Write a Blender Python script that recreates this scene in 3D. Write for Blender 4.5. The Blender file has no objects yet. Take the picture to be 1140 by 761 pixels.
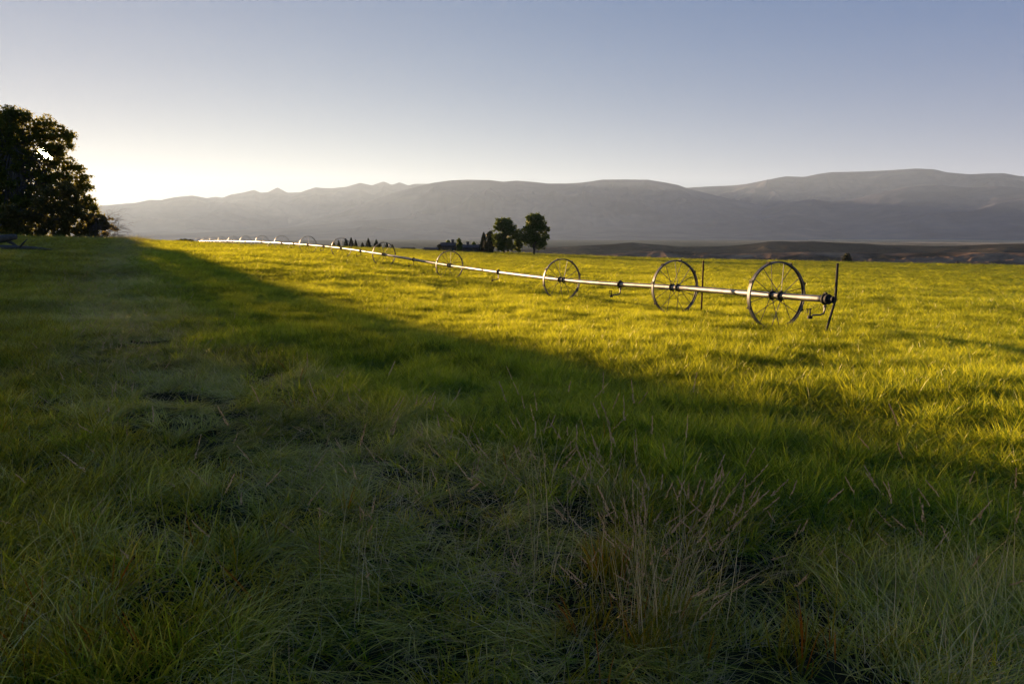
import bpy, bmesh, math, random
import numpy as np
from mathutils import Vector, Matrix, Quaternion
R = math.radians
sc = bpy.context.scene
col = sc.collection
rng = np.random.default_rng(7)
random.seed(7)

# ------------------------------------------------------------------ camera, sky, sun, exposure
W0, H0, F0, HV = 1140.0, 761.0, 760.0, 261.0
PITCH = math.atan((H0/2-HV)/F0)
EYE = 1.7
cam_d = bpy.data.cameras.new('camera'); cam = bpy.data.objects.new('camera', cam_d); col.objects.link(cam)
cam_d.sensor_width = 36; cam_d.lens = 36*F0/W0; cam_d.clip_start = .05; cam_d.clip_end = 120000
cam.location = (0, 0, EYE); cam.rotation_euler = (R(90)-PITCH, 0, 0)
sc.camera = cam

def ray(u, v):
    """direction through a point of the photograph, scaled so that y = 1"""
    a, b = u-W0/2, H0/2-v
    fh = F0*math.cos(PITCH)+b*math.sin(PITCH); ve = b*math.cos(PITCH)-F0*math.sin(PITCH)
    return a/fh, ve/fh
sx, sz = ray(50, 172)
SUN_AZ = math.atan2(sx, 1.0)                       # from +Y towards +X
SUN_EL = math.atan2(sz, math.hypot(sx, 1))
SUN_DIR = Vector((math.sin(SUN_AZ)*math.cos(SUN_EL), math.cos(SUN_AZ)*math.cos(SUN_EL), math.sin(SUN_EL)))

EXPOSURE = 2.3
SKY_STRENGTH = 0.05
SUN_STRENGTH = 5.0
HAZE_DENSITY = 2.4e-5
world = bpy.data.worlds.new('World'); sc.world = world; world.use_nodes = True
nt = world.node_tree; N = nt.nodes; L = nt.links
bg = N['Background']; bg.inputs['Strength'].default_value = SKY_STRENGTH
sky = N.new('ShaderNodeTexSky'); sky.sky_type = 'NISHITA'; sky.sun_disc = False
sky.sun_elevation = SUN_EL; sky.sun_rotation = SUN_AZ
sky.altitude = 1400; sky.air_density = 1.0; sky.dust_density = 0.0; sky.ozone_density = 2.5
tc = N.new('ShaderNodeTexCoord')
# the sun's own disc, seen through the gap in the tree
dot = N.new('ShaderNodeVectorMath'); dot.operation = 'DOT_PRODUCT'
dot.inputs[1].default_value = SUN_DIR
L.new(tc.outputs['Generated'], dot.inputs[0])
cmp_ = N.new('ShaderNodeMapRange'); cmp_.inputs['From Min'].default_value = math.cos(R(.5)); cmp_.inputs['From Max'].default_value = math.cos(R(.3))
cmp_.inputs['To Min'].default_value = 0; cmp_.inputs['To Max'].default_value = 900
L.new(dot.outputs['Value'], cmp_.inputs['Value'])
disc = N.new('ShaderNodeVectorMath'); disc.operation = 'SCALE'; disc.inputs[0].default_value = (1, .8, .5)
L.new(cmp_.outputs[0], disc.inputs['Scale'])
add = N.new('ShaderNodeVectorMath'); add.operation = 'ADD'
wb = N.new('ShaderNodeVectorMath'); wb.operation = 'MULTIPLY'; wb.inputs[1].default_value = (.04, .13, .0)
L.new(sky.outputs[0], wb.inputs[0]); L.new(wb.outputs[0], add.inputs[0]); L.new(disc.outputs[0], add.inputs[1])
# clear blue overhead, a pale warm band of dusty air along the horizon and a wide aureole round the sun
def falloff(angle_socket, width):
    e1 = N.new('ShaderNodeMath'); e1.operation = 'MULTIPLY'; e1.inputs[1].default_value = -1/R(width); L.new(angle_socket, e1.inputs[0])
    e2 = N.new('ShaderNodeMath'); e2.operation = 'EXPONENT'; L.new(e1.outputs[0], e2.inputs[0]); return e2.outputs[0]
def tinted(fac, rgb, prev):
    v = N.new('ShaderNodeVectorMath'); v.operation = 'SCALE'; v.inputs[0].default_value = rgb
    if fac is None: v.inputs['Scale'].default_value = 1
    else: L.new(fac, v.inputs['Scale'])
    q = N.new('ShaderNodeVectorMath'); q.operation = 'ADD'; L.new(prev, q.inputs[0]); L.new(v.outputs[0], q.inputs[1]); return q.outputs[0]
ac = N.new('ShaderNodeMath'); ac.operation = 'ARCCOSINE'; L.new(dot.outputs['Value'], ac.inputs[0])
sp_ = N.new('ShaderNodeSeparateXYZ'); L.new(tc.outputs['Generated'], sp_.inputs[0])
cl = N.new('ShaderNodeMath'); cl.operation = 'MAXIMUM'; cl.inputs[1].default_value = 0; L.new(sp_.outputs[2], cl.inputs[0])
asn = N.new('ShaderNodeMath'); asn.operation = 'ARCSINE'; L.new(cl.outputs[0], asn.inputs[0])
c_ = tinted(falloff(asn.outputs[0], 80), (.0, .42, 1.80), add.outputs[0])
c_ = tinted(falloff(asn.outputs[0], 8), (2.05, 1.2, .4), c_)
c_ = tinted(falloff(ac.outputs[0], 25), (.3, .0, .0), c_)
L.new(c_, bg.inputs['Color'])
sun_d = bpy.data.lights.new('sun', 'SUN'); sun_d.energy = SUN_STRENGTH; sun_d.angle = R(.53); sun_d.color = (1.0, .64, .32)
sun = bpy.data.objects.new('sun', sun_d); col.objects.link(sun)
sun.rotation_euler = (-SUN_DIR).to_track_quat('-Z', 'Y').to_euler()

vs = sc.view_settings
vs.view_transform = 'Standard'; vs.look = 'None'; vs.exposure = EXPOSURE; vs.gamma = 1; vs.use_curve_mapping = False
sc.render.engine = 'CYCLES'
cy = sc.cycles
cy.max_bounces = 5; cy.diffuse_bounces = 3; cy.glossy_bounces = 2; cy.transmission_bounces = 4; cy.volume_bounces = 1
cy.use_denoising = True; cy.sample_clamp_indirect = 1.2; cy.sample_clamp_direct = 0

# ------------------------------------------------------------------ helpers
def mesh_obj(name, verts, faces, mat=None, parent=None, smooth=False, link=True):
    me = bpy.data.meshes.new(name)
    verts = np.asarray(verts, dtype=np.float32).reshape(-1, 3)
    if isinstance(faces, np.ndarray):
        k = faces.shape[1]; n = len(faces)
        me.vertices.add(len(verts)); me.vertices.foreach_set('co', verts.ravel())
        me.loops.add(n*k); me.loops.foreach_set('vertex_index', faces.astype(np.int32).ravel())
        me.polygons.add(n); me.polygons.foreach_set('loop_start', np.arange(0, n*k, k, dtype=np.int32))
        me.update(calc_edges=True)
    else:
        me.from_pydata([tuple(map(float, v)) for v in verts], [], faces); me.update()
    if smooth: me.polygons.foreach_set('use_smooth', np.ones(len(me.polygons), dtype=bool))
    if mat: me.materials.append(mat)
    o = bpy.data.objects.new(name, me)
    if link: col.objects.link(o)
    if parent: o.parent = parent
    return o

class MB:
    """collects shapes into one mesh"""
    def __init__(s): s.v = []; s.f = []
    def add(s, v, f):
        b = len(s.v); s.v += [tuple(x) for x in v]; s.f += [tuple(i+b for i in q) for q in f]
    def box(s, c, size, rz=0):
        cx, cy_, cz = c; a, b, d = size[0]/2, size[1]/2, size[2]/2
        co, si = math.cos(rz), math.sin(rz); vs_ = []
        for x, y, z in ((-a,-b,-d),(a,-b,-d),(a,b,-d),(-a,b,-d),(-a,-b,d),(a,-b,d),(a,b,d),(-a,b,d)):
            vs_.append((cx+x*co-y*si, cy_+x*si+y*co, cz+z))
        s.add(vs_, [(0,3,2,1),(4,5,6,7),(0,1,5,4),(1,2,6,5),(2,3,7,6),(3,0,4,7)])
    def tube(s, pts, rad, n=8, cap=True):
        pts = [Vector(p) for p in pts]
        rads = rad if hasattr(rad, '__len__') else [rad]*len(pts)
        b = len(s.v); prev = None
        for i, p in enumerate(pts):
            t = (pts[min(i+1, len(pts)-1)]-pts[max(i-1, 0)]).normalized()
            if prev is None:
                a = Vector((0,0,1)) if abs(t.z) < .9 else Vector((1,0,0)); x = t.cross(a).normalized()
            else: x = (prev-t*prev.dot(t)).normalized()
            prev = x; y = t.cross(x)
            for k in range(n):
                an = 2*math.pi*k/n
                s.v.append(tuple(p+(x*math.cos(an)+y*math.sin(an))*rads[i]))
        for i in range(len(pts)-1):
            for k in range(n):
                k2 = (k+1) % n
                s.f.append((b+i*n+k, b+i*n+k2, b+(i+1)*n+k2, b+(i+1)*n+k))
        if cap:
            s.f.append(tuple(b+k for k in range(n))[::-1]); e = b+(len(pts)-1)*n
            s.f.append(tuple(e+k for k in range(n)))
    def build(s, name, mat, parent=None, smooth=False):
        return mesh_obj(name, s.v, s.f, mat, parent, smooth)

def empty(name, loc, rz=0):
    o = bpy.data.objects.new(name, None); col.objects.link(o); o.location = loc; o.rotation_euler = (0, 0, rz); o.empty_display_size = .3
    return o
def tag(o, label=None, cat=None, group=None, kind=None):
    if label: o['label'] = label
    if cat: o['category'] = cat
    if group: o['group'] = group
    if kind: o['kind'] = kind
    return o
def copy_tree(o, parent=None):
    c = o.copy(); col.objects.link(c); c.parent = parent
    for ch in o.children: copy_tree(ch, c)
    return c

def hash01(ix, iy, seed):
    h = (ix.astype(np.int64)*374761393 + iy.astype(np.int64)*668265263 + seed*1274126177) & 0xffffffff
    h = ((h ^ (h >> 13))*1274126177) & 0xffffffff
    return ((h ^ (h >> 16)) & 0xffff)/65535.0
def vnoise(x, y, seed=0):
    x = np.asarray(x, float); y = np.asarray(y, float)
    ix, iy = np.floor(x), np.floor(y); fx, fy = x-ix, y-iy
    fx = fx*fx*fx*(fx*(fx*6-15)+10); fy = fy*fy*fy*(fy*(fy*6-15)+10)
    ix = ix.astype(np.int64); iy = iy.astype(np.int64)
    a = hash01(ix, iy, seed); b = hash01(ix+1, iy, seed); c = hash01(ix, iy+1, seed); d = hash01(ix+1, iy+1, seed)
    return (a+(b-a)*fx)*(1-fy)+(c+(d-c)*fx)*fy
def fbm(x, y, seed=0, octv=4, gain=.5):
    s = 0; a = 1; t = 0
    for k in range(octv):
        s = s+a*vnoise(x*2**k, y*2**k, seed+17*k); t += a; a *= gain
    return s/t
def ridged(x, y, seed=0, octv=5):
    s = 0; a = 1; t = 0
    for k in range(octv):
        n = 1-np.abs(2*vnoise(x*2**k, y*2**k, seed+31*k)-1); s = s+a*n*n; t += a; a *= .5
    return s/t
def sstep(a, b, x):
    t = np.clip((x-a)/(b-a), 0, 1); return t*t*(3-2*t)

# ------------------------------------------------------------------ materials
def new_mat(name):
    m = bpy.data.materials.new(name); m.use_nodes = True
    return m, m.node_tree.nodes, m.node_tree.links, m.node_tree.nodes['Principled BSDF']
def simple(name, base, rough=.8, metal=0, var=.25, scale=3.0, col2=None, bump=0, detail=5):
    m, N, L, P = new_mat(name)
    P.inputs['Roughness'].default_value = rough; P.inputs['Metallic'].default_value = metal
    P.inputs['Specular IOR Level'].default_value = .25 if metal == 0 else .5
    t = N.new('ShaderNodeTexCoord'); n = N.new('ShaderNodeTexNoise'); n.inputs['Scale'].default_value = scale; n.inputs['Detail'].default_value = detail
    L.new(t.outputs['Object'], n.inputs['Vector'])
    r = N.new('ShaderNodeValToRGB'); r.color_ramp.elements[0].position = .35; r.color_ramp.elements[1].position = .68
    c2 = col2 or tuple(min(1, x*(1+var)) for x in base)
    c1 = base if col2 else tuple(x*(1-var) for x in base)
    r.color_ramp.elements[0].color = (*c1, 1); r.color_ramp.elements[1].color = (*c2, 1)
    L.new(n.outputs['Fac'], r.inputs[0]); L.new(r.outputs[0], P.inputs['Base Color'])
    if bump:
        b = N.new('ShaderNodeBump'); b.inputs['Strength'].default_value = bump; b.inputs['Distance'].default_value = .05
        L.new(n.outputs['Fac'], b.inputs['Height']); L.new(b.outputs[0], P.inputs['Normal'])
    return m

def leaf_mat(name, c_a, c_b, trans=.45, tint_dry=None, gloss=.12, inst=True, tcol=None):
    """thin leaves: diffuse + translucent + a little gloss, colour varied per blade and per clump"""
    m, N, L, P = new_mat(name); N.remove(P); out = N['Material Output']
    at = N.new('ShaderNodeAttribute'); at.attribute_name = 'bc'
    ins = N.new('ShaderNodeAttribute'); ins.attribute_type = 'INSTANCER'; ins.attribute_name = 'tint'
    ad = N.new('ShaderNodeMath'); ad.operation = 'MULTIPLY_ADD'; ad.inputs[1].default_value = .55
    L.new(at.outputs['Fac'], ad.inputs[0])
    if inst: 
        mu = N.new('ShaderNodeMath'); mu.operation = 'MULTIPLY'; mu.inputs[1].default_value = .5
        L.new(ins.outputs['Fac'], mu.inputs[0]); L.new(mu.outputs[0], ad.inputs[2])
    else: ad.inputs[2].default_value = .2
    r = N.new('ShaderNodeValToRGB'); e = r.color_ramp.elements
    e[0].position = .08; e[0].color = (*c_a, 1); e[1].position = .80; e[1].color = (*c_b, 1)
    if tint_dry:
        k = e.new(.93); k.color = (*tint_dry, 1)
    L.new(ad.outputs[0], r.inputs[0])
    d = N.new('ShaderNodeBsdfDiffuse'); tr = N.new('ShaderNodeBsdfTranslucent'); gl = N.new('ShaderNodeBsdfGlossy'); gl.inputs['Roughness'].default_value = .42
    gl.inputs['Color'].default_value = (.9, .85, .6, 1)
    hs = N.new('ShaderNodeHueSaturation'); hs.inputs['Hue'].default_value = .485; hs.inputs['Saturation'].default_value = 1.1; hs.inputs['Value'].default_value = 1.35
    src = r.outputs[0]
    if tcol:
        r2 = N.new('ShaderNodeValToRGB'); r2.color_ramp.elements[0].position = .1; r2.color_ramp.elements[0].color = (*tcol[0], 1); r2.color_ramp.elements[1].position = .9; r2.color_ramp.elements[1].color = (*tcol[1], 1)
        L.new(ad.outputs[0], r2.inputs[0]); src = r2.outputs[0]; hs.inputs['Value'].default_value = 1; hs.inputs['Hue'].default_value = .5; hs.inputs['Saturation'].default_value = 1
    L.new(r.outputs[0], d.inputs['Color']); L.new(src, hs.inputs['Color']); L.new(hs.outputs[0], tr.inputs['Color'])
    m1 = N.new('ShaderNodeMixShader'); m1.inputs[0].default_value = trans; L.new(d.outputs[0], m1.inputs[1]); L.new(tr.outputs[0], m1.inputs[2])
    fr = N.new('ShaderNodeFresnel'); fr.inputs['IOR'].default_value = 1.4
    mm = N.new('ShaderNodeMath'); mm.operation = 'MULTIPLY'; mm.inputs[1].default_value = gloss*.7; L.new(fr.outputs[0], mm.inputs[0]); mm.use_clamp = True
    m2 = N.new('ShaderNodeMixShader'); L.new(mm.outputs[0], m2.inputs[0]); L.new(m1.outputs[0], m2.inputs[1]); L.new(gl.outputs[0], m2.inputs[2])
    L.new(m2.outputs[0], out.inputs['Surface'])
    return m

M = {}
M['crop'] = leaf_mat('crop_blades', (.008, .035, .003), (.17, .36, .02), .55, (.34, .33, .12), tcol=((.10, .15, .005), (.86, .84, .04)))
M['verge'] = leaf_mat('verge_blades', (.02, .035, .003), (.52, .46, .025), .5, (.85, .46, .10), gloss=.10, tcol=((.05, .07, .005), (.85, .72, .04)))
M['tussock'] = leaf_mat('tussock_blades', (.025, .04, .005), (.64, .60, .10), .4, (.88, .72, .36), gloss=.16, tcol=((.05, .07, .005), (.80, .74, .08)))
M['straw'] = leaf_mat('dry_straw', (.27, .20, .09), (.68, .55, .29), .3)
M['sedge'] = leaf_mat('yellowing_blades', (.08, .12, .01), (.24, .2, .02), .5, (.3, .12, .02))
M['seed'] = leaf_mat('seed_heads', (.34, .23, .11), (.68, .49, .27), .3)
M['cottonwood'] = leaf_mat('cottonwood_leaves', (.05, .08, .012), (.13, .16, .025), .55, inst=False, tcol=((.16, .17, .02), (.42, .36, .05)))
M['farm_leaves'] = leaf_mat('farm_tree_leaves', (.04, .08, .012), (.10, .15, .03), .42, inst=False, tcol=((.08, .13, .02), (.22, .27, .04)))
M['willow'] = leaf_mat('willow_leaves', (.06, .06, .02), (.14, .13, .04), .5, inst=False, tcol=((.14, .12, .03), (.34, .26, .06)))
M['conifer'] = leaf_mat('conifer_needles', (.014, .026, .012), (.03, .05, .02), .12, inst=False)
M['sage'] = leaf_mat('shrub_leaves', (.03, .035, .02), (.07, .075, .04), .2, inst=False)
M['bark'] = simple('bark', (.10, .085, .07), .9, scale=6, bump=.5)
M['twig'] = simple('twig_bark', (.12, .09, .07), .9, scale=6)
M['dead'] = simple('weathered_wood', (.10, .09, .08), .9, scale=5, bump=.4)
M['alu'] = simple('aluminium_pipe', (.26, .255, .25), .5, 1.0, .3, 3.0)
M['steel'] = simple('galvanised_rim', (.07, .075, .085), .5, .8, .2, 4.0, col2=(.2, .2, .22))
M['hub'] = simple('dark_iron', (.02, .021, .024), .7, .3, .3, 6.0)
M['rust'] = simple('rusty_iron', (.10, .035, .02), .8, .3, .3, 8.0, col2=(.17, .07, .035))
M['wallblue'] = simple('slate_wall', (.045, .047, .052), .8, scale=1)
M['roofd'] = simple('dark_roof', (.045, .046, .052), .9, scale=1)
M['glass'] = simple('window_glass', (.05, .06, .08), .12, 0, .1)
M['white'] = simple('white_trim', (.6, .6, .6), .6)
M['siding'] = simple('weathered_siding', (.12, .10, .09), .85)

# ------------------------------------------------------------------ terrain
RW = .815                                   # wheel radius
# wheel centres of the irrigation line: photograph position and distance ahead
WH = [(864.5, 329, 16.3), (751.5, 320, 20.4), (625.5, 311.4, 26.6), (500.5, 295.5, 38.2), (427.5, 283.3, 46), (380, 276.3, 55),
      (343, 272.6, 64), (313.8, 270.6, 74.5), (291.8, 269.4, 86), (273.5, 268.7, 98.5), (259.5, 268.4, 112), (247.5, 268.3, 127), (237.5, 268.3, 143), (229, 268.3, 160), (221.5, 268.4, 178)]
def P3(u, v, y):
    a, b = ray(u, v); return Vector((a*y, y, EYE+b*y))
HUB = [P3(*w) for w in WH]
ctrl = [(-8, 0, .12), (-3, 0, .03), (0, 0, 0), (4, 0, -.1), (10, 0, -.25), (-6, 4, .08), (0, 4, -.03), (5, 4, -.14), (-12, 8, .12), (-5, 8, 0), (0, 9, -.14), (8, 9, -.33),
        (-30, -10, .4), (0, -12, 0), (30, -10, -.8), (16, 14, -.8), (30, 20, -1.3), (-20, 20, .2)]
for h in HUB: ctrl.append((h.x, h.y, h.z-RW))
for u, v, y in [(u_, v_+(1.6 if y_ >= 205 and u_ > 160 else 0), y_) for u_, v_, y_ in [(20, 271, 60), (-200, 268, 60), (120, 277, 55), (20, 266.5, 105), (-300, 264, 110), (120, 267.5, 105), (-100, 266, 160), (60, 266, 160),
                (150, 269, 220), (0, 266, 230), (-300, 264, 240), (200, 270.3, 220), (300, 272.6, 220), (400, 275.8, 220), (500, 279.5, 225), (600, 283.3, 225), (700, 287, 220), (800, 289.8, 215),
                (1000, 293, 210), (1140, 294.8, 210), (1500, 299, 210), (600, 292, 100), (800, 301, 90), (1000, 303, 100), (1140, 306, 95), (1400, 312, 90), (450, 286, 100), (800, 312, 50), (1100, 326, 45), (1450, 335, 42)]]:
    p = P3(u, v, y); ctrl.append(tuple(p))
ctrl = np.array(ctrl)
def warp(x, y): return np.arcsinh(np.asarray(x, float)/15), np.arcsinh(np.asarray(y, float)/15)
def slope_comp(x, y): return 0.0
_cx, _cy = warp(ctrl[:, 0], ctrl[:, 1]); nC = len(ctrl)
def tps_k(d2): return np.where(d2 > 1e-12, .5*d2*np.log(d2+1e-12), 0)
_A = np.zeros((nC+3, nC+3)); _A[:nC, :nC] = tps_k((_cx[:, None]-_cx)**2+(_cy[:, None]-_cy)**2)+np.eye(nC)*4e-4
_A[:nC, nC] = 1; _A[:nC, nC+1] = _cx; _A[:nC, nC+2] = _cy; _A[nC:, :nC] = _A[:nC, nC:].T
_w = np.linalg.solve(_A, np.concatenate([ctrl[:, 2], [0, 0, 0]]))
def tps(x, y):
    a, b = warp(x, y); a = a.ravel(); b = b.ravel(); out = np.full(len(a), 0.0)
    for i in range(0, len(a), 50000):
        A = a[i:i+50000]; B = b[i:i+50000]
        out[i:i+50000] = tps_k((A[:, None]-_cx)**2+(B[:, None]-_cy)**2)@_w[:nC]+_w[nC]+_w[nC+1]*A+_w[nC+2]*B
    return out.reshape(np.shape(x))
VALLEY = -62.0
RC = 262.0
def ground(x, y):
    x = np.asarray(x, float); y = np.asarray(y, float); r = np.hypot(x, y)
    k = np.where(r > RC, RC/np.maximum(r, 1), 1.0)
    z = tps(x*k, y*k)
    far = np.clip(r-RC, 0, None)
    z = z+(VALLEY-z)*(1-np.exp(-(far/520)**1.25))
    z = z+(.05*(fbm(x*.35, y*.35, 3)-.5)+.10*(fbm(x*.08, y*.08, 9)-.5))*sstep(0, 15, r)
    z = z+(fbm(x/400, y/400, 5)-.5)*14*sstep(400, 1500, r)*(1-sstep(6000, 9000, r))
    return z
def gz(x, y): return float(ground(np.array([x]), np.array([y]))[0])

# one ground sheet in rings, out to the horizon
rr = np.concatenate([[0.0], np.geomspace(.6, 300, 120), np.geomspace(310, 3000, 60), np.geomspace(3200, 27500, 30)])
na = 288
th = np.linspace(0, 2*np.pi, na, endpoint=False)
gx = (rr[1:, None]*np.sin(th)).ravel(); gy = (rr[1:, None]*np.cos(th)).ravel()
gx = np.concatenate([[0], gx]); gy = np.concatenate([[0], gy])
gv = np.stack([gx, gy, ground(gx, gy)], 1)
i, j = np.meshgrid(np.arange(len(rr)-2), np.arange(na), indexing='ij'); a = 1+i*na+j; b = 1+i*na+(j+1) % na
quads = np.stack([a, b, b+na, a+na], -1).reshape(-1, 4)[:, ::-1]
faces = [tuple(q) for q in quads.tolist()]+[(0, 1+(k+1) % na, 1+k) for k in range(na)]
m, N, L, P = new_mat('ground'); P.inputs['Roughness'].default_value = 1; P.inputs['Specular IOR Level'].default_value = 0
geo = N.new('ShaderNodeNewGeometry'); ln = N.new('ShaderNodeVectorMath'); ln.operation = 'LENGTH'; L.new(geo.outputs['Position'], ln.inputs[0])
n1 = N.new('ShaderNodeTexNoise'); n1.inputs['Scale'].default_value = 3; n1.inputs['Detail'].default_value = 8; L.new(geo.outputs['Position'], n1.inputs['Vector'])
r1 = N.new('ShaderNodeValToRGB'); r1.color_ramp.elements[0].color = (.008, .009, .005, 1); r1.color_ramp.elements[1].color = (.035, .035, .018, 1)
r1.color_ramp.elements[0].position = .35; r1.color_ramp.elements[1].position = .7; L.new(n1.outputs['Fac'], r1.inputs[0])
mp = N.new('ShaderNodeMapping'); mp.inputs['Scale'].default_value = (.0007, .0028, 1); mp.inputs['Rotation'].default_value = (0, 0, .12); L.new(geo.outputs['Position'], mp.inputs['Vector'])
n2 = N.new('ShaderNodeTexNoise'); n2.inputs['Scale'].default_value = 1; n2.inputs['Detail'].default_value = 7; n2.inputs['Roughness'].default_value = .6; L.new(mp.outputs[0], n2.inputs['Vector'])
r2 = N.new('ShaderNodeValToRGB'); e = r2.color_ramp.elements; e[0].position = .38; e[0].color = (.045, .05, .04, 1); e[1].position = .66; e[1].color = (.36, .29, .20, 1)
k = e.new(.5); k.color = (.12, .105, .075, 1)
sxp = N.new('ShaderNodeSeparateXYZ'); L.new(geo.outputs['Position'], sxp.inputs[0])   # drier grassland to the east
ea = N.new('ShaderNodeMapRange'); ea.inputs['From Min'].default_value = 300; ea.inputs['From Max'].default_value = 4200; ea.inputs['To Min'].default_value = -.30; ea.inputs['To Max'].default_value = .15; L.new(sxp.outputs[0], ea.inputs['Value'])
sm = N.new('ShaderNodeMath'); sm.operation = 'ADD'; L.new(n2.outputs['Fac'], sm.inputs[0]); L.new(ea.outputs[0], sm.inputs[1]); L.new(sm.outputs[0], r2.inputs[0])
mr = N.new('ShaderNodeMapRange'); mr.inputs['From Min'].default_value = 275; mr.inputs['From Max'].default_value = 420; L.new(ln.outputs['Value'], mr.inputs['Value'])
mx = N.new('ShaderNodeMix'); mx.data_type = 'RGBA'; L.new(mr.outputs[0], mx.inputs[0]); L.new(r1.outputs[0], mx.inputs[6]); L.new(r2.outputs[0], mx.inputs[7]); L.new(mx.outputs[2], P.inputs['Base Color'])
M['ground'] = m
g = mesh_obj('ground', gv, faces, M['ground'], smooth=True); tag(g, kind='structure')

# mountains and hills: polar height fields with a digitised skyline
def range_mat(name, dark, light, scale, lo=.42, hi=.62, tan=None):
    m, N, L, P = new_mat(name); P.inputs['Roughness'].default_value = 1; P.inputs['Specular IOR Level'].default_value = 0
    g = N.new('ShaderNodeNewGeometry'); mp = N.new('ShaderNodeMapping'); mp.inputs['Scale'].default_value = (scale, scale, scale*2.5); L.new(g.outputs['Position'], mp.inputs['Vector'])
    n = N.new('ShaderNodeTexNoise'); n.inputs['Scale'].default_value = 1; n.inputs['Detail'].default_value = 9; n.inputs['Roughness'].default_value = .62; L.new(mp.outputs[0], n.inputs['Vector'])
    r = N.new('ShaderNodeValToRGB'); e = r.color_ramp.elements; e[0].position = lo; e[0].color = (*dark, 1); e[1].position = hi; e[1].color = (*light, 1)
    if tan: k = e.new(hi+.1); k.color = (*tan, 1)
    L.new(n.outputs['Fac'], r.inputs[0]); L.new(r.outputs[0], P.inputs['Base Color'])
    return m
def mountain(name, prof, dist, front, back, mat, seed, spur=.5, nu=520, nr=90, base=VALLEY-3, fx=1/1800., amp=1.0):
    pu = np.array([p[0] for p in prof], float); pv = np.array([p[1] for p in prof], float)
    tu = np.array([ray(u, v)[0] for u, v in prof]); tz = np.array([ray(u, v)[1] for u, v in prof])
    az = np.arctan(tu); el = tz/np.hypot(tu, 1)                    # height per metre of horizontal distance
    A = np.linspace(az[0], az[-1], nu); E = np.interp(A, az, el)
    kk = np.hanning(5); kk /= kk.sum(); E = np.convolve(np.pad(E, 2, 'edge'), kk, 'valid')
    dcr = dist*(1+.05*(fbm(A*6, A*0, seed+5)-.5)*2)
    Hc = EYE+E*dcr-base
    t = np.concatenate([np.linspace(0, 1, nr), 1+np.linspace(.03, 1, 22)])
    out = []
    for tt in t:
        d = dcr-front*(1-tt) if tt <= 1 else dcr+back*(tt-1)
        x = np.sin(A)*d; y = np.cos(A)*d
        rid = ridged(x*fx, y*fx, seed)
        if tt <= 1:
            edge = 1-tt
            s = np.clip(tt+(rid-.45)*spur*amp*np.sin(np.pi*min(1, tt*1.0))**.8, 0, 1-.12*edge)
            h = Hc*(s**1.35)
            h = h*(1-.10*edge*(1-ridged(x*fx*4, y*fx*4, seed+3, 4)))
        else:
            h = Hc*(1-sstep(0, 1, np.full_like(A, tt-1)))*(.93+.07*rid)-Hc*.02*(tt > 1)
        out.append(np.stack([x, y, base+h], 1))
    V = np.concatenate(out); n = len(t)
    i, j = np.meshgrid(np.arange(n-1), np.arange(nu-1), indexing='ij'); a = i*nu+j
    Fq = np.stack([a, a+1, a+1+nu, a+nu], -1).reshape(-1, 4)
    o = mesh_obj(name, V, Fq, mat, smooth=True); tag(o, kind='structure'); return o

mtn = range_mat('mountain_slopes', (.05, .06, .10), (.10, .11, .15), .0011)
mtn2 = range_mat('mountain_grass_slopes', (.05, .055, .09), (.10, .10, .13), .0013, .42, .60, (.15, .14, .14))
jag = [(-700, 232), (-200, 228), (0, 232), (60, 231), (120, 228.5), (140, 226.5), (150, 226), (160, 224), (167, 222.4), (178, 223), (195, 219.5), (214, 217.6), (230, 220.5), (240, 219), (248, 220), (257, 216.5), (270, 214.5), (283, 211.3),
       (290, 214.5), (298, 214), (309, 208.6), (320, 214.5), (335, 214), (345, 210.5), (351, 208.5), (360, 209.3), (370, 209.5), (385, 208), (401, 203.4), (414, 206.4), (427, 202), (436, 205.8), (445, 203), (455, 206.5), (461, 204.6), (480, 204.5), (540, 206), (700, 212), (900, 225)]
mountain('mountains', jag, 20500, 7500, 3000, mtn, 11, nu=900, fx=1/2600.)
mid = [(250, 266), (330, 250), (400, 228), (440, 214), (470, 206.3), (482, 203.5), (500, 201), (520, 200), (545, 200.5), (560, 202.3), (575, 201), (595, 202.6), (610, 204.3), (630, 204.3), (650, 203.2), (670, 200), (700, 199.8), (722, 200.3), (740, 203), (755, 206), (765, 209.5),
       (790, 216), (820, 223), (860, 231), (900, 240), (950, 251), (1010, 263)]
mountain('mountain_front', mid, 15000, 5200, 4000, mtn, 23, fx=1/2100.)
rgt = [(600, 230), (700, 215), (765, 209), (790, 207.5), (815, 206.5), (830, 205), (850, 201), (865, 198), (875, 196.3), (895, 197), (910, 194), (925, 191.6), (960, 191), (990, 189.5), (1020, 187.6), (1040, 188.5), (1055, 192), (1080, 194), (1100, 193), (1118, 192.8), (1135, 196), (1200, 200), (1400, 208), (1900, 215)]
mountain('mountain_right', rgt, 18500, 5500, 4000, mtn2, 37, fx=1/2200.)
ft = [(740, 265), (800, 250), (850, 234), (885, 224), (905, 221.5), (925, 225), (950, 222), (980, 214), (1010, 208), (1045, 206), (1080, 209), (1110, 207), (1140, 210), (1250, 214), (1500, 225), (1900, 235)]
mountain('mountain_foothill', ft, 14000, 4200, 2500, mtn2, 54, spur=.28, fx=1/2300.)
ftl = [(-500, 256), (0, 262), (200, 260), (330, 253), (400, 246), (445, 243), (480, 246), (530, 255), (600, 258), (680, 252), (750, 256), (830, 262), (900, 264.5)]
mountain('foothills', ftl, 11000, 3000, 2500, mtn, 67, fx=1/1300.)

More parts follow.
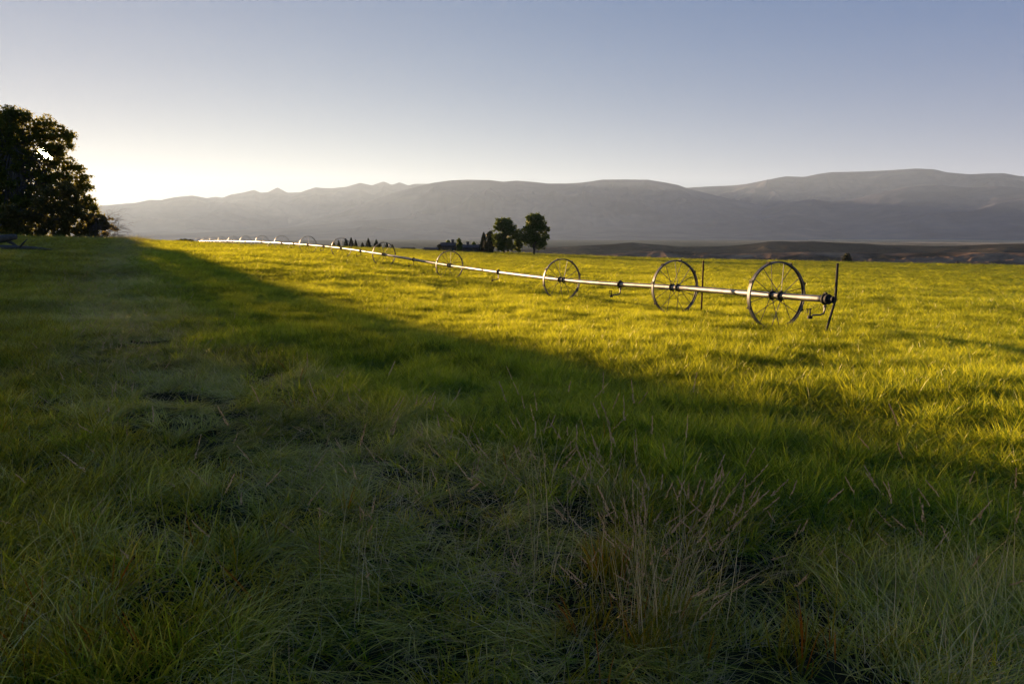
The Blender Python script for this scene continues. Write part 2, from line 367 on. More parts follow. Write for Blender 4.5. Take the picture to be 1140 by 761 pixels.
hill = range_mat('sage_hills', (.016, .016, .016), (.05, .044, .036), .008, .40, .64, (.22, .15, .10))
hillb = range_mat('dry_bank', (.025, .023, .02), (.16, .11, .08), .009, .40, .54, (.34, .22, .13))
hA = [(560, 279), (600, 276), (620, 275), (650, 273.2), (680, 272), (692, 270.8), (703, 269.8), (715, 271), (735, 272.5), (760, 274.5), (790, 274.5), (815, 273.5), (840, 271), (855, 269), (868, 268.4), (885, 269), (905, 268.6), (930, 270), (960, 271), (985, 273), (1010, 273), (1040, 274), (1070, 273.5), (1100, 272), (1140, 271), (1200, 272), (1400, 271), (1800, 272)]
mountain('hills', hA, 2300, 420, 500, hill, 71, spur=.4, fx=1/160., nu=900, nr=50)
hB = [(600, 292), (660, 284), (700, 281.5), (730, 279.5), (760, 279.5), (790, 281), (820, 283), (860, 281.5), (900, 280.5), (950, 281), (1000, 282), (1060, 281), (1140, 281.5), (1300, 280), (1800, 281)]
mountain('near_hills', hB, 1500, 300, 300, hillb, 83, spur=.5, fx=1/90., nu=900, nr=50)

# ------------------------------------------------------------------ haze
hb = MB(); hb.box((0, 4000, (VALLEY-30+2300)/2), (58000, 50000, 2300-(VALLEY-30)))
m = bpy.data.materials.new('haze'); m.use_nodes = True; N = m.node_tree.nodes; L = m.node_tree.links
N.remove(N['Principled BSDF'])
pv = N.new('ShaderNodeVolumePrincipled'); pv.inputs['Color'].default_value = (.48, .66, .98, 1); pv.inputs['Density'].default_value = HAZE_DENSITY; pv.inputs['Anisotropy'].default_value = .31
L.new(pv.outputs[0], N['Material Output'].inputs['Volume'])
hz = hb.build('haze', m); tag(hz, kind='stuff')

# ------------------------------------------------------------------ irrigation wheel line
def catmull(pts, n):
    pts = [2*pts[0]-pts[1]]+pts+[2*pts[-1]-pts[-2]]; out = []
    for i in range(1, len(pts)-2):
        p0, p1, p2, p3 = pts[i-1:i+3]
        for k in range(n):
            t = k/n
            out.append(.5*((2*p1)+(-p0+p2)*t+(2*p0-5*p1+4*p2-p3)*t*t+(-p0+3*p1-3*p2+p3)*t**3))
    out.append(pts[-2]); return out
endp = P3(921, 333, 14.75)
line = empty('wheel_line', (HUB[0].x, HUB[0].y, HUB[0].z-RW))
tag(line, 'long aluminium irrigation pipe carried on a row of spoked steel wheels across the sunlit field', 'irrigation line')
OFF = Vector(line.location)
pth = catmull([endp]+HUB, 6)
PR = .076
mb = MB(); mb.tube([p-OFF for p in pth], PR, 16); mb.build('pipe', M['alu'], line, True)
def ring(mb, r0, r1, x0, x1, n=72):
    """ring about the local X axis: rectangle r0..r1, x0..x1 swept round"""
    b = len(mb.v)
    for k in range(n):
        a = 2*math.pi*k/n; c, s = math.cos(a), math.sin(a)
        for r, x in ((r0, x0), (r1, x0), (r1, x1), (r0, x1)): mb.v.append((x, r*c, r*s))
    for k in range(n):
        k2 = (k+1) % n
        for q in range(4):
            q2 = (q+1) % 4
            mb.f.append((b+4*k+q, b+4*k+q2, b+4*k2+q2, b+4*k2+q))
def wheel_parts(full=True):
    w = empty('wheel', (0, 0, 0))
    mb = MB(); ring(mb, RW-.008, RW, -.045, .045, 96); ring(mb, RW-.038, RW-.008, -.045, -.035, 96); ring(mb, RW-.038, RW-.008, .035, .045, 96)
    mb.build('rim', M['steel'], w)
    for k in range(8 if full else 0):
        a = 2*math.pi*(k+.3)/8; mb = MB()
        mb.box((0, 0, RW+.018), (.12, .03, .034)); mb.box((0, 0, RW+.002), (.11, .10, .006))
        l = mb.build('lug', M['hub'], w); l.rotation_euler = (a, 0, 0)
    for s in (-1, 1):
        mb = MB(); ring(mb, PR, PR+.018, s*.15-.035, s*.15+.035, 24); ring(mb, PR+.016, PR+.034, s*.15-.012, s*.15+.012, 24)
        mb.box((s*.15, 0, PR+.035), (.05, .03, .04)); mb.box((s*.15, 0, -PR-.035), (.05, .03, .04))
        mb.build('hub_clamp', M['hub'], w)
    allv = MB()
    for k in range(16):
        a = 2*math.pi*(k+.25)/16; s = 1 if k % 2 else -1
        mb = MB() if full else allv
        mb.tube([(s*.15, (PR+.03)*math.cos(a+.12*s), (PR+.03)*math.sin(a+.12*s)), (s*.03, (RW-.01)*math.cos(a), (RW-.01)*math.sin(a))], .0092, 5)
        if full: mb.build('spoke', M['steel'], w)
    if not full: allv.build('spoke_set', M['steel'], w)['kind'] = 'stuff'
    return w
wa, wb = wheel_parts(True), wheel_parts(False)
rots = [.1, .35, .0, .2, .6, .3, .15, .4, .1, .5, .2, .3, .6, 0, .4]
for i, h in enumerate(HUB):
    w = (wa if i == 0 else copy_tree(wa)) if i < 6 else (wb if i == 6 else copy_tree(wb))
    w.parent = line
    prev = HUB[i-1] if i else endp; nxt = HUB[min(i+1, len(HUB)-1)]
    d = (prev-nxt).normalized(); az = math.atan2(d.y, d.x)
    w.location = h-OFF; w.rotation_mode = 'QUATERNION'
    w.rotation_quaternion = Quaternion((0, 0, 1), az) @ Quaternion((0, 1, 0), -math.asin(d.z)) @ Quaternion((1, 0, 0), rots[i])
# sprinklers on their couplers, halfway between wheels
def sprinkler_parts():
    c = MB(); ring(c, PR, PR+.03, -.045, .045, 24); ring(c, PR+.028, PR+.045, -.015, .015, 24); c.box((0, 0, PR+.045), (.06, .05, .05))
    co = c.build('coupler', M['hub'])
    s = MB(); s.tube([(0, 0, -PR-.02), (0, 0, -.24), (-.02, 0, -.31), (-.09, 0, -.345), (-.26, 0, -.35)], .02, 8)
    s.box((0, 0, -.16), (.06, .06, .03))
    sp = s.build('sprinkler', M['steel'], co, True)
    hd = MB(); hd.tube([(-.30, 0, -.43), (-.30, 0, -.36)], [.055, .05], 10); hd.tube([(-.30, 0, -.36), (-.30, 0, -.20)], [.018, .012], 6)
    hd.box((-.33, 0, -.22), (.12, .02, .02)); hd.box((-.36, 0, -.26), (.015, .02, .10))
    h = hd.build('sprinkler_head', M['hub'], co)
    return co
sp0 = sprinkler_parts()
spots = [(endp, (HUB[0]-endp).normalized(), .06)]
for a, b in zip(HUB[:-1], HUB[1:]):
    i = HUB.index(a); k = (i+1)*6
    p = pth[k+3] if i >= 2 else pth[k+3] if i == 1 else None
    if p is None: continue
    spots.append((p, (b-a).normalized(), 0))
for i, (p, d, o_) in enumerate(spots):
    c = sp0 if i == 0 else copy_tree(sp0); c.parent = line
    c.location = p+d*o_-OFF; c.rotation_mode = 'QUATERNION'
    c.rotation_quaternion = Quaternion((0, 0, 1), math.atan2(-d.y, -d.x)) @ Quaternion((0, 1, 0), math.asin(d.z))
    for ch in c.children: ch.rotation_euler = (0, 0, -math.atan2(-d.y, -d.x)+random.uniform(-.25, .25))   # droppers swing out to the left
dd = (endp-HUB[0]).normalized()
qq = Quaternion((0, 0, 1), math.atan2(dd.y, dd.x)) @ Quaternion((0, 1, 0), -math.asin(dd.z))
mb = MB(); ring(mb, .0, PR+.035, .0, .05, 24); ring(mb, 0, .045, .05, .17, 16); ring(mb, 0, .075, .15, .20, 20)
o = mb.build('end_cap', M['hub'], line); o.location = endp-OFF; o.rotation_mode = 'QUATERNION'; o.rotation_quaternion = qq
# end brace rod, leaning, driven through the end fitting
e2 = endp+dd*.23
t_ = P3(932.5, 293, e2.y); b_ = P3(921, 360, e2.y)
mb = MB(); mb.tube([t_-OFF, e2+Vector((0, 0, 0))-OFF, b_+(b_-t_)*.15-OFF], [.028, .028, .026], 8); mb.build('brace_rod', M['hub'], line)

# the rusty stake behind the pipe
p = P3(781, 341, 20.6); zg = gz(p.x, p.y); top = P3(781.5, 290, 20.6)
pt = empty('fence_stake', (p.x, p.y, zg)); tag(pt, 'upright rusty iron stake standing in the grass just behind the pipe', 'stake')
hh = top.z-zg
mb = MB(); mb.box((0, 0, hh/2-.1), (.05, .012, hh+.2)); mb.box((0, .022, hh/2-.1), (.01, .032, hh+.2)); mb.build('stake_shaft', M['rust'], pt)
mb = MB(); 
for k in range(10): mb.box((0, -.011, .15+k*(hh-.2)/9), (.03, .01, .022))
mb.build('stake_studs', M['rust'], pt)

# ------------------------------------------------------------------ trees
def leaf_cloud(centers, sizes, counts, leaf, flat=.7, seed=0, droop=0):
    r = np.random.default_rng(seed); C_, S_ = [], []
    for c, s, n in zip(centers, sizes, counts):
        d = r.normal(size=(n, 3)); d /= np.linalg.norm(d, axis=1)[:, None]
        rad = np.abs(r.normal(0, .52, n))+.08
        C_.append(np.array(c)+d*rad[:, None]*np.array([s, s, s*flat])); S_.append(np.full(n, leaf))
    P_ = np.concatenate(C_); S = np.concatenate(S_)*r.uniform(.6, 1.3, len(P_))
    a = r.normal(size=(len(P_), 3)); a[:, 2] -= droop; a /= np.linalg.norm(a, axis=1)[:, None]
    b = np.cross(a, r.normal(size=(len(P_), 3))); b /= np.linalg.norm(b, axis=1)[:, None]
    return P_, a*S[:, None], b*S[:, None]*.62
def leaf_mesh(name, P_, a, b, mat, parent, seed=0):
    n = len(P_)
    V = np.stack([P_-a, P_+b*.9-a*.1, P_+a, P_-b*.9-a*.1], 1).reshape(-1, 3)
    F = np.arange(n*4).reshape(-1, 4)
    o = mesh_obj(name, V, F, mat, parent)
    at = o.data.attributes.new('bc', 'FLOAT', 'POINT'); at.data.foreach_set('value', np.repeat(np.random.default_rng(seed).random(n), 4).astype(np.float32))
    return o
def limbs(mb, base, tips, r0, seed, sag=.1, n=7):
    rr_ = random.Random(seed)
    for t in tips:
        b = Vector(base) if not isinstance(base, list) else Vector(rr_.choice(base)); t = Vector(t); pts = []; rads = []
        L_ = (t-b).length
        for k in range(n):
            s = k/(n-1); p = b.lerp(t, s); p.z += math.sin(s*math.pi)*L_*sag
            p += Vector((rr_.uniform(-1, 1), rr_.uniform(-1, 1), rr_.uniform(-1, 1)))*L_*.03*(1 if 0 < k < n-1 else 0)
            pts.append(p); rads.append(r0*(1-s)**.8+.012)
        mb.tube(pts, rads, 6, False)
def big_tree(name, loc, H, clumps, leaf, per, mat, seed, trunk_r=.45, label=None, cat='tree', group=None, hole=None, twigs=0, split=1.0):
    """clumps: (x, z, size) in the plane across the view, depth added at random"""
    r = random.Random(seed); root = empty(name, loc); tag(root, label, cat, group)
    view = Vector((loc[0], loc[1], 0)).normalized(); side = Vector((view.y, -view.x, 0))
    cs, ss, ns = [], [], []; tips = []
    for (x, z, s) in clumps:
        for q in range(2):
            dep = r.uniform(-1, 1)*s*(1.1 if q else .6)
            c = side*(x+r.uniform(-.2, .2)*s)+view*dep+Vector((0, 0, z+r.uniform(-.2, .2)*s)); tips.append(c)
            k = 13
            for _ in range(k):
                d = Vector((r.gauss(0, 1), r.gauss(0, 1), r.gauss(0, .85))).normalized()*s*r.uniform(.15, 1.1)
                cs.append(tuple(c+d)); ss.append(s*r.uniform(.30, .62)); ns.append(max(3, int(per*s*s/k/2*r.uniform(.5, 1.5))))
    P_, a, b = leaf_cloud(cs, ss, ns, leaf, .8, seed)
    if hole is not None:
        Wp = P_+np.array(loc)-np.array([0, 0, EYE]); d = Wp/np.linalg.norm(Wp, axis=1)[:, None]
        keep = np.ones(len(P_), bool)
        for hd, hr in hole:
            keep &= (np.arccos(np.clip(d@np.array(hd), -1, 1)) > R(hr))
        P_, a, b = P_[keep], a[keep], b[keep]
    leaf_mesh('crown', P_, a, b, mat, root, seed)
    mb = MB(); hs = [Vector((r.uniform(-.02, .02)*H*k/5, r.uniform(-.02, .02)*H*k/5, H*.72*k/5-.4)) for k in range(6)]
    mb.tube(hs, [trunk_r*(1-.14*k) for k in range(6)], 9)
    mb.build('trunk', M['bark'], root, True)
    mb = MB(); limbs(mb, [tuple(h) for h in hs[1:]], [t for t in tips if True][::2], trunk_r*.3, seed)
    mb.build('branch', M['bark'], root, True)
    return root

def at_dist(u, y):            # position on the ground behind photograph column u
    a, _ = ray(u, 268); x = a*y; return (x, y, gz(x, y))
# the big cottonwood group in front of the sun: silhouettes measured on the photograph
def clumps_from(px, Y, s_px, base):
    """(u, v, radius px) -> across, height, size relative to base"""
    bx, by, bz = base; out = []
    view = Vector((bx, by, 0)).normalized(); side = Vector((view.y, -view.x, 0))
    for u, v, s in px:
        a, e = ray(u, v); 
        # meet the vertical plane through the base, square to the view
        dirv = Vector((a, 1, e)); t = (Vector((bx, by, 0)).dot(view))/dirv.dot(view); p = dirv*t
        out.append(((p-Vector((bx, by, 0))).dot(side), p.z+EYE-bz, s*t/F0))
    return out
sd = SUN_DIR
def off(du, dv):
    a, b = ray(50+du, 172+dv); return tuple(Vector((a, 1, b)).normalized())
holes = [(off(0, 0), .13), (off(-2.5, -1), .10), (off(2.5, 1.2), .09), (off(-5, -2.5), .05), (off(6, 2.5), .05), (off(4, -2), .05), (off(-1, 4), .05)]
r_ = random.Random(5)
sil_main = [(20, 118), (48, 124), (58, 134), (70, 140), (80, 146), (86, 156), (80, 168), (83, 178), (94, 186), (100, 196), (109, 206), (104, 216), (108, 226), (116, 236), (118, 246)]
px = []
for (u, v) in [(14, 126), (26, 128), (38, 140), (53, 134), (66, 143), (58, 152), (78, 152), (76, 164), (64, 166), (44, 154), (30, 150), (14, 146), (73, 180), (86, 188), (74, 196), (93, 199), (100, 208), (88, 212), (58, 182), (60, 196), (98, 222), (104, 232), (88, 228),
               (28, 168), (12, 166), (34, 184), (18, 186), (46, 196), (30, 204), (44, 214), (60, 212), (72, 214), (12, 208), (24, 226), (46, 232), (64, 230), (78, 236), (10, 244), (34, 248), (58, 248), (80, 248)]:
    px.append((u, v, r_.uniform(6.5, 8.5)))
poly = [(0, 122), (20, 119), (46, 125), (58, 134), (70, 140), (80, 148), (84, 158), (78, 168), (82, 178), (93, 188), (100, 198), (108, 207), (103, 216), (108, 226), (114, 236), (112, 262), (-20, 262), (-20, 122)]
def inside(u, v):
    c = False; n = len(poly)
    for i in range(n):
        (x1, y1), (x2, y2) = poly[i], poly[(i+1) % n]
        if (y1 > v) != (y2 > v) and u < (x2-x1)*(v-y1)/(y2-y1)+x1: c = not c
    return c
for gu in range(-12, 112, 9):
    for gv in range(126, 262, 9):
        u, v = gu+r_.uniform(-3, 3), gv+r_.uniform(-3, 3)
        if all(inside(u+a, v+b) for a, b in ((6, 0), (0, -6), (4, -4))): px.append((u, v, r_.uniform(6, 8)))
base = at_dist(22, 133)
big_tree('cottonwood_tree', base, 24, clumps_from(px, 133, 1, base), .20, 270, M['cottonwood'], 3, .5,
         'big dark cottonwood with the low sun shining through its crown', 'tree', 'trees at the left edge', holes)
px = [(u+r_.uniform(-3, 3), v+r_.uniform(-3, 3), r_.uniform(9, 12)) for u in range(-110, 14, 12) for v in range(134, 262, 12) if not (v < 145 and u < -70)]
base2 = at_dist(-50, 138)
big_tree('cottonwood_tree', base2, 24, clumps_from(px, 138, 1, base2), .24, 420, M['cottonwood'], 8, .5,
         'cottonwood cut by the left edge of the photo, beside the sunlit crown', 'tree', 'trees at the left edge')
px = [(u+r_.uniform(-2, 2), v+r_.uniform(-2, 2), r_.uniform(7, 9)) for u, v in [(0, 262), (15, 250), (30, 238), (44, 226), (56, 214), (68, 208), (78, 214), (84, 224), (88, 236), (96, 244), (106, 250), (70, 224), (56, 232), (72, 238), (42, 244), (58, 250), (74, 252), (90, 256), (28, 256), (104, 258), (12, 238), (0, 244), (48, 260), (70, 262), (116, 244), (118, 252)]]
base3 = at_dist(62, 124)
big_tree('willow_bush', base3, 9, clumps_from(px, 124, 1, base3), .2, 700, M['willow'], 12, .22,
         'dense dark willow thicket spreading at the foot of the cottonwood', 'bush')
# bare twiggy shrub at the right end of the thicket
base4 = at_dist(108, 118); root = empty('bare_shrub', base4); tag(root, 'leafless twiggy shrub arching out to the right of the dark willow thicket', 'bush')
rt = random.Random(4)
def twig(mb, p, d, L_, r, depth):
    pts = [p]; q = p.copy(); dd = d.copy()
    for k in range(5):
        dd = (dd+Vector((rt.uniform(-.2, .2), rt.uniform(-.2, .2), rt.uniform(-.22, .08)))).normalized(); q = q+dd*L_/5; pts.append(q.copy())
    mb.tube(pts, [r*(1-.15*k) for k in range(6)], 4, False)
    if depth:
        for k in range(4):
            s = pts[rt.randint(1, 5)]; nd = (dd+Vector((rt.uniform(-.9, .9), rt.uniform(-.9, .9), rt.uniform(-.5, .7)))).normalized()
            twig(mb, s.copy(), nd, L_*rt.uniform(.45, .7), r*.55, depth-1)
view = Vector((base4[0], base4[1], 0)).normalized(); side = Vector((view.y, -view.x, 0))
for k in range(16):
    mb = MB(); an = rt.uniform(.15, 1.35)
    d = side*math.cos(an)+Vector((0, 0, 1))*math.sin(an)+view*rt.uniform(-.5, .5)
    twig(mb, side*rt.uniform(-2, 1.0)+view*rt.uniform(-1, 1), d.normalized(), rt.uniform(3.0, 5.2), .045, 3)
    mb.build('twig', M['twig'], root)

# fallen dead timber at the left edge
def log_thing(u, v, y, label, pts_list):
    p = P3(u, v, y); z = gz(p.x, p.y); root = empty('fallen_log', (p.x, p.y, z)); tag(root, label, 'log', 'dead wood at the left edge')
    for i, (pts, rads) in enumerate(pts_list):
        mb = MB(); mb.tube(pts, rads, 9); mb.build('log_trunk' if i == 0 else 'dead_branch', M['dead'], root, True)
log_thing(4, 284, 48, 'dark fallen log lying in the grass at the left edge', [([(-3, .3, .5), (-1.2, 0, .62), (0, 0, .7), (1.1, -.2, .85)], [.34, .32, .28, .2]), ([(.2, 0, .7), (.7, .1, .35), (1.2, 0, .0)], [.14, .1, .07]), ([(-.8, 0, .6), (-.6, .3, 1.3), (-.2, .4, 1.7)], [.12, .08, .04]), ([(-1.6, 0, .5), (-1.4, -.4, .1)], [.14, .1])])
log_thing(16, 290, 44, 'smaller dead log lying low in front of the fallen log', [([(-2.4, .2, .2), (-.6, 0, .28), (1.2, .1, .22), (2.6, -.2, .12)], [.16, .15, .12, .07]), ([(.4, 0, .25), (.9, -.2, .6), (1.2, -.3, .8)], [.06, .04, .02])])

# farmstead trees
def simple_tree(name, u, vtop, y, wpx, mat, seed, label, group=None, leaf=.28, per=900, shape='round', cat='tree'):
    base = at_dist(u, y); zt = P3(u, vtop, y).z; H = zt-base[2]; W_ = wpx/F0*y
    r = random.Random(seed); cl = []
    n = int(44 if H > 9 else 22)
    for k in range(n):
        f = r.random()**.8; z = H*(.16+.8*f)
        wd = W_/2*(1-1.5*abs(f-.42)**1.6) if shape == 'round' else W_/2*(1-f*.85)
        s = H*(.115 if H > 9 else .13)*r.uniform(.6, 1.4)
        cl.append((r.uniform(-1, 1)*max(.1, wd-s*.6), min(z, H-s*.9), s))
    cl.append((0, H*.93, H*.07))
    return big_tree(name, base, H, cl, leaf, per, mat, seed, H*.025, label, cat, group)
simple_tree('cottonwood_tree', 594.5, 238, 235, 37, M['farm_leaves'], 21, 'tallest dark leafy tree, right of the pair beside the farm buildings', 'leafy trees by the farm', .26, 320)
simple_tree('cottonwood_tree', 561, 243, 238, 37, M['farm_leaves'], 22, 'broad olive tree, left of the tall pair beside the farm buildings', 'leafy trees by the farm', .26, 320)
simple_tree('small_tree', 577, 262, 242, 11, M['farm_leaves'], 23, 'small tree filling the gap between the tall leafy pair', 'leafy trees by the farm', .26, 300)
simple_tree('small_tree', 546, 258, 243, 9, M['conifer'], 24, 'narrow tree against the left side of the broad olive tree', 'leafy trees by the farm', .24, 300)
simple_tree('small_tree', 511, 264.5, 238, 7, M['farm_leaves'], 25, 'small pale tree between the two dark farm buildings', 'leafy trees by the farm', .2, 400)
simple_tree('small_tree', 499, 267.5, 262, 6, M['farm_leaves'], 26, 'pale treetop showing behind the two storey farmhouse', 'leafy trees by the farm', .2, 400)
simple_tree('small_tree', 527, 269, 262, 6, M['farm_leaves'], 27, 'pale treetop showing behind the long low barn', 'leafy trees by the farm', .2, 400)
simple_tree('shrub', 489, 272, 240, 6, M['sage'], 28, 'dark round shrub at the left end of the farmhouse', 'shrubs on the field edge', .2, 500, cat='bush')
simple_tree('shrub', 544, 268, 236, 10, M['sage'], 29, 'dark bushy shrub at the right end of the long barn', 'shrubs on the field edge', .2, 500, cat='bush')
simple_tree('shrub', 944, 282.5, 330, 9, M['sage'], 30, 'lone dark shrub beyond the field under the right hand hills', 'shrubs on the field edge', .25, 500, cat='bush')

def conifer(u, vtop, y, seed, label, wr=.42, vis=None):
    base = at_dist(u, y); H = P3(u, vtop-1, y).z-base[2]; wr *= 1.9
    root = empty('conifer_tree', base); tag(root, label, 'tree', 'conifers along the far field edge')
    r = np.random.default_rng(seed); n = 3600
    t = r.random(n)**.7; z = H*(.06+.94*t); hv = H if H < 14 else 14
    tier = (np.mod(t*11, 1)); rad = hv*wr*.5*(1-t)**.85*(.6+.5*(1-tier))*np.sqrt(r.uniform(.15, 1, n)); an = r.uniform(0, 2*np.pi, n)
    P_ = np.stack([np.cos(an)*rad, np.sin(an)*rad, z-.10*rad], 1)
    a = np.stack([np.cos(an), np.sin(an), np.full(n, -.25)], 1)*H*.028; b = np.cross(a, r.normal(size=(n, 3))); b /= np.linalg.norm(b, axis=1)[:, None]; b *= H*.018
    leaf_mesh('crown', P_, a, b, M['conifer'], root, seed)
    mb = MB(); mb.tube([(0, 0, -.3), (0, 0, H*.5), (0, 0, H*.97)], [H*.02, H*.012, .02], 6); mb.build('trunk', M['bark'], root)
cons = [(371.5, 269.5, .30, 'leftmost short conifer, partly inside a wheel of the pipe line'), (377, 268.5, .26, 'slim conifer second from the left of the far conifer row'), (385, 266.5, .34, 'pointed conifer third from the left of the far conifer row'),
        (391, 265.5, .36, 'taller of the two conifers standing close left of the row gap'), (396, 268, .28, 'short slim conifer on the left side of the gap in the row'), (403.5, 271, .5, 'low rounded conifer standing in the gap of the far row'),
        (410, 266, .38, 'tallest pointed conifer of the far row, right of the low rounded one'), (419, 267.5, .42, 'bushy conifer right of the tallest one in the far row'), (423, 271, .3, 'small conifer tucked against the bushy one in the far row'),
        (430.5, 271, .42, 'small broad conifer seen through the spokes of a wheel'), (437, 273, .4, 'smallest conifer at the right end of the far row')]
for k, (u, v, wr, lb) in enumerate(cons): conifer(u, v, 330+6*(k % 3), 100+k, lb, wr)
conifer(538.5, 259.5, 240, 140, 'dark spire shaped conifer beside the long barn', .36)
# low dark bushes on the far left skyline
lb_ = ['leftmost low bush on the far left skyline', 'second low bush on the far left skyline', 'third low bush from the left on the far left skyline', 'fourth low bush from the left on the far left skyline',
       'fifth low bush, just higher than its neighbours on the left skyline', 'sixth low bush on the far left skyline', 'rightmost low bush before the far end of the wheel line']
for k, (u, v) in enumerate([(181, 268.6), (187, 268), (193, 267.8), (198, 267.2), (203, 266.4), (207.5, 266), (212, 266.4)]):
    simple_tree('shrub', u, v, 245, 9, M['sage'], 40+k, lb_[k], 'low bushes on the left skyline', .2, 500, cat='bush')

# ------------------------------------------------------------------ farm buildings
def house(name, u0, u1, v_eave, v_ridge, y, depth, label, wall, roof, windows=3, chim=None, cat='building'):
    um = (u0+u1)/2; bx, by, bz = at_dist(um, y); root = empty(name, (bx, by, bz), 0); tag(root, label, cat)
    w = (u1-u0)/F0*y; he = P3(um, v_eave, y).z-bz; hr = P3(um, v_ridge, y).z-bz
    mb = MB(); a, d = w/2, depth/2
    mb.add([(-a, -d, -1), (a, -d, -1), (a, d, -1), (-a, d, -1), (-a, -d, he), (a, -d, he), (a, d, he), (-a, d, he), (-a, 0, hr-.15), (a, 0, hr-.15)],
           [(0, 1, 5, 4), (2, 3, 7, 6), (1, 2, 6, 9, 5), (3, 0, 4, 8, 7), (0, 3, 2, 1)])
    mb.build('wall', wall, root)
    o_ = .35; t = .18; mb = MB(); sl = (hr-he)/d
    for s in (-1, 1):
        ya, za = s*(d+o_), he-sl*o_; A = a+o_
        mb.add([(-A, ya, za), (A, ya, za), (A, 0, hr), (-A, 0, hr), (-A, ya, za+t), (A, ya, za+t), (A, 0, hr+t), (-A, 0, hr+t)], [(0, 3, 2, 1), (4, 5, 6, 7), (0, 1, 5, 4), (1, 2, 6, 5), (2, 3, 7, 6), (3, 0, 4, 7)])
    rf = mb.build('roof', roof, root)
    if chim is not None:
        mb = MB(); mb.box((chim*w, .2, hr+.5), (.9, .7, 1.3)); mb.box((chim*w, .2, hr+1.2), (1.1, .9, .14)); mb.build('chimney', M['siding'], rf)
    for k in range(windows):
        x = -a+w*(k+.5)/windows
        f = MB(); ww, wh, zc = 1.2, 1.2, he-1.3
        for (dx, dz, sx_, sz_) in ((0, wh/2, ww+.2, .12), (0, -wh/2, ww+.2, .12), (-ww/2, 0, .12, wh), (ww/2, 0, .12, wh)): f.box((x+dx, -d-.03, zc+dz), (sx_, .1, sz_))
        wo = f.build('window', M['white'] if windows < 3 else M['siding'], root)
        gmb = MB(); gmb.box((x, -d-.012, zc), (ww-.1, .03, wh-.1)); gmb.build('pane', M['glass'], wo)
    dr = MB(); dr.box((a*.35, -d-.03, he*.5-.5), (1.0, .08, 2.05)); dr.build('door', M['siding'], root)
    return root
house('farmhouse', 492, 507, 273.5, 270.5, 245, 8, 'dark two storey farmhouse left of the small pale tree', M['wallblue'], M['roofd'], 3, .3)
house('barn', 510, 549, 275.5, 272.8, 246, 9, 'long low slate coloured barn stretching towards the tall leafy trees', M['wallblue'], M['roofd'], 5, -.22)
house('shed', 473, 487, 278, 276.3, 238, 5, 'low dark shed at the left end of the farmstead', M['siding'], M['roofd'], 1)
house('shed', 448, 460, 277.2, 275.8, 250, 5, 'small pale shed standing alone between the conifers and the farmstead', M['wallblue'], M['roofd'], 1)

# ------------------------------------------------------------------ grass
def gp(u, v, h=0.0):
    a, e = ray(u, v); y = 8.0
    for _ in range(12): y = min(210, max(.5, (EYE-(gz(a*y, y)+h))/max(1e-4, -e)))
    return a*y, y
bpts = [(1500, 740), (1140, 655), (900, 590), (700, 535), (560, 505), (420, 470), (330, 430), (260, 390), (205, 350), (178, 320), (166, 300), (160, 285), (158, 276)]
B = sorted([gp(*p) for p in bpts if p[1] > 283], key=lambda q: q[1])+[(ray(158, 275)[0]*y_, y_) for y_ in (110, 150, 200, 300)]; By = np.array([b[1] for b in B]); Bx = np.array([b[0] for b in B])
def field_side(x, y):            # > 0 inside the crop, metres
    xb = np.interp(y, By, Bx); sl = (np.interp(y+.5, By, Bx)-xb)/.5
    return (x-xb)/np.sqrt(1+sl*sl)
tp_ = [(760, 730), (600, 650), (430, 560), (300, 500), (215, 445), (160, 395), (120, 345), (118, 315), (130, 295), (140, 282)]
T = sorted([gp(*p) for p in tp_ if p[1] > 283], key=lambda q: q[1])+[(ray(140, 275)[0]*y_, y_) for y_ in (110, 150, 200, 300)]; Ty = np.array([t[1] for t in T]); Tx = np.array([t[0] for t in T])
def track_dist(x, y):
    xb = np.interp(y, Ty, Tx); sl = (np.interp(y+.5, Ty, Tx)-xb)/.5
    return (x-xb)/np.sqrt(1+sl*sl)

